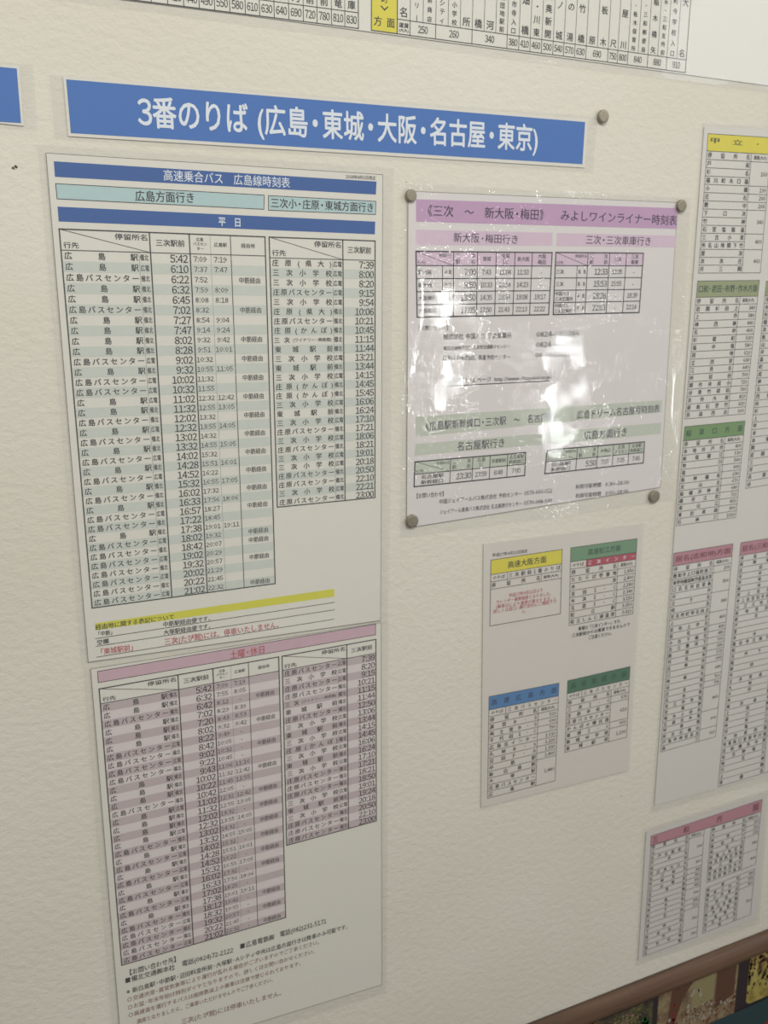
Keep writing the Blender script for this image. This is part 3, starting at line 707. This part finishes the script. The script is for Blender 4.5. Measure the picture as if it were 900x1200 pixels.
def strip_block(a, c, height):
    A, Bq = bp(*a), bp(*c); t = (Bq - A) / np.linalg.norm(Bq - A); n = np.array([-t[1], t[0]])
    return Block(A + n * height, Bq + n * height, Bq, A, px=False)


E_ = strip_block((80, 2), (930, 112), 0.30)
FB = [E_.map([(0, 0)])[0], E_.map([(1, 0)])[0], E_.map([(1, 1)])[0], E_.map([(0, 1)])[0]]


def inv(P):
    v = M @ np.array([P[0], CZ - P[1], D - ZP]); return (450 + F * v[0] / v[2], 600 + F * v[1] / v[2])


lo = strip_block((-60, -18), (930, 112), 0.28)
cor = [inv(lo.map([c])[0]) for c in ((0, 0), (1, 0), (1, 1), (0, 1))]
s.film(cor, seed=9)
pc = [inv(lo.map([c])[0]) for c in ((.01, .02), (.99, .02), (.99, .975), (.01, .975))]
s.paper(pc, edge=False)


def fare_strip(cols, base, rowh, H, fares, names, lab=None):
    B = strip_block(*base, H); us = [B.uv(*c)[0] for c in cols]; vr = 1 - rowh / H
    s.box('table_rules', LINE, B, us[0], 0, us[-1], 1, w=0.0008); s.line('table_rules', LINE, B, us[0], vr, us[-1], vr, w=0.0007)
    for i in range(len(us) - 1):
        a, c = us[i], us[i + 1]; s.line('table_rules', LINE, B, c, vr, c, 1, w=0.0007)
        g = (c - a) * .12
        if fares[i]: s.text('fare_text', BLACK, B, fares[i], a + g, c - g, (vr + 1) / 2, (1 - vr) * .5, 'c', wt=0.012, res=2, squeeze=.72)
        nm = names[i]; k = len(nm)
        for j, t in enumerate(nm):
            x0 = a + (c - a) * j / k; x1 = a + (c - a) * (j + 1) / k
            s.line('table_rules', LINE2, B, x1, 0, x1, vr, w=0.0005)
            step, size, txt = t
            for q_, ch in enumerate(reversed(txt)):
                v = vr - (size * .75 + q_ * step) / H
                if v > 0: s.text('stop_names', BLACK, B, ch, x0, x1, v, size / H, 'c', wt=0.014, res=2)
    return B, vr


L_, M_ = .013, .0085
cols = [(x, 0 + (x - 156) * .126) for x in (140, 158.5, 177.2, 196.6, 215.4, 233.6, 251.6, 269.4, 287.6, 304.3, 321.4, 338.5, 355.6, 371.6, 388.5, 404.1, 420)]
fare_strip(cols, ((100, -7.1), (420, 33.4)), .0131, .26, ['260', '340', '380', '410', '440', '490', '550', '580', '610', '630', '640', '690', '720', '780', '810', '830'],
           [[(.0095, .0074, t)] for t in ('上原', '中町', '南口', '下川立', '日山', '橋詰', '川西', '岡田', '戸河内', '吉田', '向原', '青河', '駅前', '坂前', '福竜', '車庫')])
cy_ = lambda x: 35.5 + (x - 435.1) * (85.1 - 35.5) / (802.9 - 435.1)
xs = [465.3, 480.4, 510.3, 552.8, 593.8, 607.6, 620.8, 634.2, 647.5, 660.1, 673.1, 686.2, 711.7, 723, 735, 758.2, 780.4, 802.9]
cols = [(x, cy_(x)) for x in xs]
nm = [[(.03, .0084, '停留所名')], [(.0100, .0052, '三次ロータリ|'), (.0082, .0048, '北病院前商店')], [(.0077, .0056, '三次シティ'), (.0077, .0052, '三次小学校'), (.03, .0080, '市役所')],
      [(.03, .0080, '巴橋'), (.03, .0080, '十日市寿河'), (.0071, .0053, '西城団地駅前')], [(.0079, .0056, '上里市寺入口')], [(.027, .0082, '新畑橋')], [(.0118, .0074, '市・川東')], [(.0116, .0076, '上奥新開')],
      [(.028, .0078, 'ノ城')], [(.028, .0078, 'の湯')], [(.028, .0078, '竹橋')], [(.05, .0078, '上原'), (.030, .0076, '坂板木')], [(.05, .0076, '上尺')], [(.030, .0076, '大屋川')],
      [(.0082, .0052, '和・板木保育所'), (.0085, .0052, '駅・三和郵便局')], [(.0155, .0066, '上稲木橋矢'), (.0082, .0052, '木・三和支所前')], [(.0103, .0058, '町今学校入口'), (.05, .0078, '大名')]]
B, vr = fare_strip(cols, ((435.1, 35.5), (802.9, 85.1)), .0126, .26, ['', '250', '260', '340', '380', '410', '460', '500', '540', '570', '630', '690', '750', '800', '840', '880', '910'], nm)
s.text('stop_names', BLACK, B, '運賃', B.uv(467, 40)[0], B.uv(479, 41)[0], vr + (1 - vr) * .38, (1 - vr) * .34, 'f'); s.text('stop_names', BLACK, B, '(大人)', B.uv(467, 40)[0], B.uv(479, 41)[0], vr + (1 - vr) * .72, (1 - vr) * .24, 'f')
u0, u1 = B.uv(435.1, 35.5)[0], B.uv(465.3, 39.6)[0]
s.quad('yellow_cell', YELLOW2, 2, B, u0, 0, u1, 1); s.box('table_rules', LINE, B, u0, 0, u1, 1, w=0.0009)
um = (u0 + u1) / 2
s.text('yellow_cell_text', BLACK, B, '方', u0, um, .968, .031, 'c', wt=.014, res=2); s.text('yellow_cell_text', BLACK, B, '面', um, u1, .968, .031, 'c', wt=.014, res=2)
s.text('yellow_cell_text', BLACK, B, '町', um - (u1 - u0) * .25, um + (u1 - u0) * .25, .893, .026, 'c', wt=.014, res=2)
a_ = B.map([(um - (u1 - u0) * .12, .918)])[0]; c_ = B.map([(um + (u1 - u0) * .12, .918)])[0]; d_ = B.map([(um, .928)])[0]
s.seg('yellow_cell_text', BLACK, 4, a_, d_, .0011); s.seg('yellow_cell_text', BLACK, 4, d_, c_, .0011)
s.finish()
for c, o in _fc.values():
    bpy.data.objects.remove(o); bpy.data.curves.remove(c)

# ------------------------------------------------------------------ magnets
mg = bpy.data.materials.new('magnet_cap'); mg.use_nodes = True; nt = mg.node_tree; p = nt.nodes['Principled BSDF']
p.inputs['Metallic'].default_value = 0.55; p.inputs['Roughness'].default_value = 0.42
n = N(nt, 'ShaderNodeTexNoise', Scale=160.0, Detail=3.0); g_ = N(nt, 'ShaderNodeNewGeometry'); nt.links.new(g_.outputs['Position'], n.inputs['Vector'])
r_ = N(nt, 'ShaderNodeValToRGB'); r_.color_ramp.elements[0].color = rgb(136, 129, 114); r_.color_ramp.elements[1].color = rgb(158, 150, 134)
nt.links.new(n.outputs['Fac'], r_.inputs['Fac']); nt.links.new(r_.outputs['Color'], p.inputs['Base Color'])


def magnet(x, y, rpx, label, tilt=(0, 0)):
    c = bp(x, y, 0.005); R_ = 1.04 * np.linalg.norm(bp(x, y - rpx, .004) - bp(x, y + rpx, .004)) / 2
    prof = [(R_, 0.0), (R_, .0020), (R_ * .97, .0026), (R_ * .91, .0030), (R_ * .84, .0031), (R_ * .6, .00305), (R_ * .3, .0031)]
    n_ = 40; v = []; f = []
    for r, d in prof:
        for k in range(n_): v.append((r * math.cos(2 * math.pi * k / n_), -d, r * math.sin(2 * math.pi * k / n_)))
    for j in range(len(prof) - 1):
        for k in range(n_): f.append((j * n_ + k, j * n_ + (k + 1) % n_, (j + 1) * n_ + (k + 1) % n_, (j + 1) * n_ + k))
    v.append((0, -.0031, 0)); f += [((len(prof) - 1) * n_ + k, (len(prof) - 1) * n_ + (k + 1) % n_, len(v) - 1) for k in range(n_)]
    me = bpy.data.meshes.new('magnet'); me.from_pydata(v, [], f); me.materials.append(mg)
    for q_ in me.polygons: q_.use_smooth = True
    o = bpy.data.objects.new('magnet', me); C.objects.link(o)
    o.location = (c[0], -0.0022, c[1]); o.rotation_euler = (tilt[0], 0, tilt[1])
    o['label'] = label; o['category'] = 'magnet'; o['group'] = 'round grey magnets on the wall'


magnet(482.5, 228.8, 7.0, 'shining round magnet at the top left corner of the purple headed sheet', (0.03, .055))
magnet(799.7, 241, 6.9, 'grey round magnet at the top right corner of the purple headed sheet')
magnet(483.7, 611, 7.2, 'grey round magnet at the bottom left corner of the purple headed sheet')
magnet(767.9, 582, 6.7, 'grey round magnet at the bottom right corner of the purple headed sheet')
magnet(708, 136, 7.5, 'grey round magnet at the right end of the wide blue sign')

# ------------------------------------------------------------------ framed photo poster
wd = bpy.data.materials.new('brown_wood'); wd.use_nodes = True; nt = wd.node_tree; p = nt.nodes['Principled BSDF']
p.inputs['Roughness'].default_value = 0.5
g_ = N(nt, 'ShaderNodeNewGeometry'); mp = N(nt, 'ShaderNodeMapping'); mp.inputs['Scale'].default_value = (2.5, 60, 60)
nt.links.new(g_.outputs['Position'], mp.inputs['Vector']); n = N(nt, 'ShaderNodeTexNoise', Scale=3.0, Detail=4.0); nt.links.new(mp.outputs['Vector'], n.inputs['Vector'])
r_ = N(nt, 'ShaderNodeValToRGB'); r_.color_ramp.elements[0].position = .3; r_.color_ramp.elements[0].color = rgb(92, 70, 57); r_.color_ramp.elements[1].position = .75; r_.color_ramp.elements[1].color = rgb(118, 91, 74)
nt.links.new(n.outputs['Fac'], r_.inputs['Fac']); nt.links.new(r_.outputs['Color'], p.inputs['Base Color'])
pa, pb = bp(620, 1198.5, 0), bp(900, 1088.5, 0)
zt = (pa[1] + pb[1]) / 2; slope = (pb[1] - pa[1]) / (pb[0] - pa[0]); ang = math.atan(slope)
print('frame', pa, pb, slope, bp(740, 1172, .012), bp(900, 1111, .012))
fr = bpy.data.objects.new('framed_poster', None); C.objects.link(fr); fr.location = (pa[0], 0, pa[1]); fr.rotation_euler = (0, -ang, 0)
fr['label'] = 'brown wooden framed poster of colourful crowd photographs at the bottom right'; fr['category'] = 'poster'
RW, RT = 0.031, 0.015
prof = [(0, 0), (RT * .45, .0005)] + [(RT * (.5 + .5 * math.sin(t)), -RW * .5 + RW * .5 * math.cos(t)) for t in np.linspace(.35, math.pi - .35, 9)] + [(RT * .45, -RW), (0, -RW)]


def rail(name, p0, p1, flip=1):
    p0 = np.array(p0, float); p1 = np.array(p1, float); t = (p1 - p0) / np.linalg.norm(p1 - p0); nrm = np.array([t[1], -t[0]]) * flip
    v = []
    for q_ in (p0, p1):
        for d, hh in prof: a = q_ + nrm * (-hh); v.append((a[0], -d, a[1]))
    k = len(prof); f = [(i, (i + 1) % k, k + (i + 1) % k, k + i) for i in range(k)] + [tuple(range(k)), tuple(range(2 * k - 1, k - 1, -1))]
    me = bpy.data.meshes.new(name); me.from_pydata(v, [], f); me.materials.append(wd)
    for q_ in me.polygons: q_.use_smooth = len(q_.vertices) == 4
    o = bpy.data.objects.new(name, me); C.objects.link(o); o.parent = fr
    return o


PW, PH = 1.15, 0.42
X0 = -0.16
rail('frame_rail', (X0, 0), (X0 + PW, 0)); rail('frame_rail', (X0, -PH), (X0 + PW, -PH), -1)
rail('frame_stile', (X0, -RW), (X0, -PH + RW), -1); rail('frame_stile', (X0 + PW, -RW), (X0 + PW, -PH + RW), 1)
ca, sa = math.cos(ang), math.sin(ang)
PD = 0.0045


def loc(x, y, dep=PD):
    q_ = bp(x, y, dep) - pa; return np.array([q_[0] * ca + q_[1] * sa, -q_[0] * sa + q_[1] * ca])


def flat(name, pts, mat, dep, label=None, parent=None):
    me = bpy.data.meshes.new(name)
    vs = []; fs = []
    for P in pts:
        fs.append(tuple(range(len(vs), len(vs) + len(P)))); vs += [(a[0], -dep, a[1]) for a in P]
    me.from_pydata(vs, [], fs); me.materials.append(mat)
    o = bpy.data.objects.new(name, me); C.objects.link(o); o.parent = parent or fr
    if len(pts) > 1: o['kind'] = 'stuff'
    if label: o['label'] = label
    return o


flat('poster_sheet', [[(X0 + .01, -.012), (X0 + .01, -PH + .012), (X0 + PW - .01, -PH + .012), (X0 + PW - .01, -.012)]], ink('aubergine_print', 46, 38, 46, rough=.35, spec=.5), PD)


def rounded(x0, z0, x1, z1, r, n_=5):
    out = []
    for cx, cz, a0 in ((x1 - r, z1 - r, 0), (x0 + r, z1 - r, 90), (x0 + r, z0 + r, 180), (x1 - r, z0 + r, 270)):
        for k in range(n_ + 1): a = math.radians(a0 + 90 * k / n_); out.append((cx + r * math.cos(a), cz + r * math.sin(a)))
    return out


def photo_mat(name, cols, scale):
    mt = bpy.data.materials.new(name); mt.use_nodes = True; nt = mt.node_tree; p = nt.nodes['Principled BSDF']; p.inputs['Roughness'].default_value = .35
    g_ = N(nt, 'ShaderNodeNewGeometry'); n = N(nt, 'ShaderNodeTexNoise', Scale=scale, Detail=4.0, Roughness=.65); nt.links.new(g_.outputs['Position'], n.inputs['Vector'])
    r_ = N(nt, 'ShaderNodeValToRGB'); cr = r_.color_ramp
    while len(cr.elements) < len(cols): cr.elements.new(.5)
    for i, c in enumerate(cols): cr.elements[i].position = .3 + .4 * i / (len(cols) - 1); cr.elements[i].color = rgb(*c)
    nt.links.new(n.outputs['Fac'], r_.inputs['Fac']); nt.links.new(r_.outputs['Color'], p.inputs['Base Color']); return mt


def blobs(rn, cx, cz, sx, sz, n_, r0, r1, box, tall=1.0):
    out = []; n_ = int(n_ * 2.2); r0 *= .6; r1 *= .72
    for _ in range(n_):
        r = rn.uniform(r0, r1); x = rn.gauss(cx, sx); z = rn.gauss(cz, sz)
        x = min(max(x, box[0] + r), box[2] - r); z = min(max(z, box[1] + r * tall * 1.1), box[3] - r * tall * 1.1)
        ph = rn.uniform(0, 6); out.append([(x + r * rn.uniform(.7, 1) * math.cos(k * math.pi / 4 + ph), z + tall * r * rn.uniform(.7, 1) * math.sin(k * math.pi / 4 + ph)) for k in range(8)])
    return out


rn = random.Random(11)
a1, b1 = loc(772, 1166), loc(867, 1128); c1 = loc(864, 1186)
xL, xR, zT, zB = a1[0], b1[0] - .002, b1[1], c1[1] - .004
zT = -RW - .0005
P2 = flat('photo_print', [rounded(xL, zB, xR, zT, .010)], photo_mat('festival_photo', [(84, 62, 50), (126, 108, 84), (150, 138, 108)], 45), PD + .0003, 'photo of a festival crowd under a timber roof')
W2, H2 = xR - xL, zT - zB; bx = (xL, zB, xR, zT)
bld = ink('photo_olive_wall', 140, 132, 98, rough=.35); redb = ink('photo_red', 118, 54, 50, rough=.35); wht = ink('photo_white', 164, 154, 142, rough=.35)
drk = ink('photo_dark', 44, 38, 38, rough=.35); brn = ink('photo_brown', 92, 66, 54, rough=.35); grn = ink('photo_green', 52, 100, 62, rough=.35)
org = ink('photo_orange', 150, 92, 64, rough=.35); olv = ink('photo_olive', 104, 116, 60, rough=.35); pnk = ink('photo_pink', 176, 140, 140, rough=.35)
flat('photo_wall', [[(xL + .42 * W2, zB + .45 * H2), (xL + .42 * W2, zT - .004), (xL + .70 * W2, zT - .004), (xL + .70 * W2, zB + .5 * H2)]], bld, PD + .0004, parent=P2)
flat('photo_roof', [[(xL + .72 * W2, zB + .3 * H2), (xL + .72 * W2, zT - .004), (xL + .97 * W2, zT - .006), (xL + .97 * W2, zB + .42 * H2)], [(xL + .12 * W2, zB + .02), (xL + .16 * W2, zT - .006), (xL + .42 * W2, zT - .004), (xL + .30 * W2, zB + .72 * H2), (xL + .2 * W2, zB + .02)]], brn, PD + .00045, parent=P2)
flat('photo_red_tunics', blobs(rn, xL + .55 * W2, zB + .22 * H2, .35 * W2, .12 * H2, 16, .0018, .0042, bx, 1.4) + blobs(rn, xL + .2 * W2, zB + .6 * H2, .03 * W2, .2 * H2, 6, .003, .005, bx, 1.6), redb, PD + .0005, parent=P2)
flat('photo_white_tunics', blobs(rn, xL + .6 * W2, zB + .32 * H2, .3 * W2, .1 * H2, 26, .0015, .004, bx, 1.5) + blobs(rn, xL + .45 * W2, zB + .7 * H2, .04 * W2, .1 * H2, 3, .004, .005, bx, 1.6), wht, PD + .00055, parent=P2)
flat('photo_dark_heads', blobs(rn, xL + .6 * W2, zB + .36 * H2, .28 * W2, .12 * H2, 36, .0009, .0022, bx), drk, PD + .0006, parent=P2)
a1, c1 = loc(879, 1124), loc(869, 1181); xL = a1[0]; zB = c1[1] + .002; xR = xL + .12
bx = (xL, zB, xR, zT); H3 = zT - zB
P3 = flat('photo_print', [rounded(xL, zB, xR, zT, .010)], photo_mat('yellow_field_photo', [(120, 104, 56), (158, 144, 76), (178, 168, 104)], 60), PD + .0003, 'photo of dark figures on a yellow field')
flat('photo_dark_figures', blobs(rn, xL + .045, zB + .55 * H3, .035, .16 * H3, 34, .0015, .0042, bx, 1.7), drk, PD + .0004, parent=P3)
flat('photo_brown_figures', blobs(rn, xL + .03, zB + .78 * H3, .03, .1 * H3, 18, .003, .006, bx, 1.2), brn, PD + .0005, parent=P3)
flat('photo_white_tunics', blobs(rn, xL + .05, zB + .6 * H3, .03, .12 * H3, 9, .001, .0022, bx, 1.3), wht, PD + .0006, parent=P3)
xr1 = loc(766, 1168)[0]; xl1 = loc(676, 1198)[0] - .02; zB1 = zT - .10
bx = (xl1, zB1, xr1, zT)
P1 = flat('photo_print', [rounded(xl1, zB1, xr1, zT - .006, .008)], photo_mat('garden_photo', [(40, 36, 40), (66, 60, 50), (96, 92, 62)], 70), PD + .0003, 'photo of dark garden foliage with orange and green clumps')
cxm = lambda x, y: loc(x, y)
q1 = cxm(692, 1199); q2 = cxm(740, 1190); q3 = cxm(757, 1194)
flat('photo_orange_flowers', blobs(rn, q1[0], q1[1] - .004, .006, .005, 30, .0012, .003, bx) + blobs(rn, q2[0] - .03, q2[1] - .01, .012, .006, 20, .001, .002, bx), org, PD + .0004, parent=P1)
flat('photo_olive_leaves', blobs(rn, q2[0] - .01, q2[1] - .008, .016, .008, 46, .0014, .0034, bx), olv, PD + .0005, parent=P1)
flat('photo_pink_flowers', blobs(rn, q2[0] - .012, q2[1] - .004, .014, .006, 30, .0009, .002, bx), pnk, PD + .0006, parent=P1)
flat('photo_green_tree', blobs(rn, q3[0], q3[1] - .008, .003, .007, 12, .003, .006, bx, 1.5), grn, PD + .0007, parent=P1)
# the teal band and second row below
tz = bx[3]
za = loc(900, 1169)[1]; zb = za
flat('teal_band', [[(loc(812, 1200)[0] - .02, zb), (loc(812, 1200)[0] - .02, zb - .16), (X0 + PW - .02, zb - .16), (X0 + PW - .02, zb)]], ink('teal_print', 44, 66, 72, rough=.35), PD + .0009, 'teal strip of the poster')
rc = loc(899, 1196)
flat('poster_dot', [[(rc[0] + .012 * math.cos(k * .5236) + .004, rc[1] - .006 + .009 * math.sin(k * .5236)) for k in range(12)]], redb, PD + .0011, 'red spot on the teal strip')
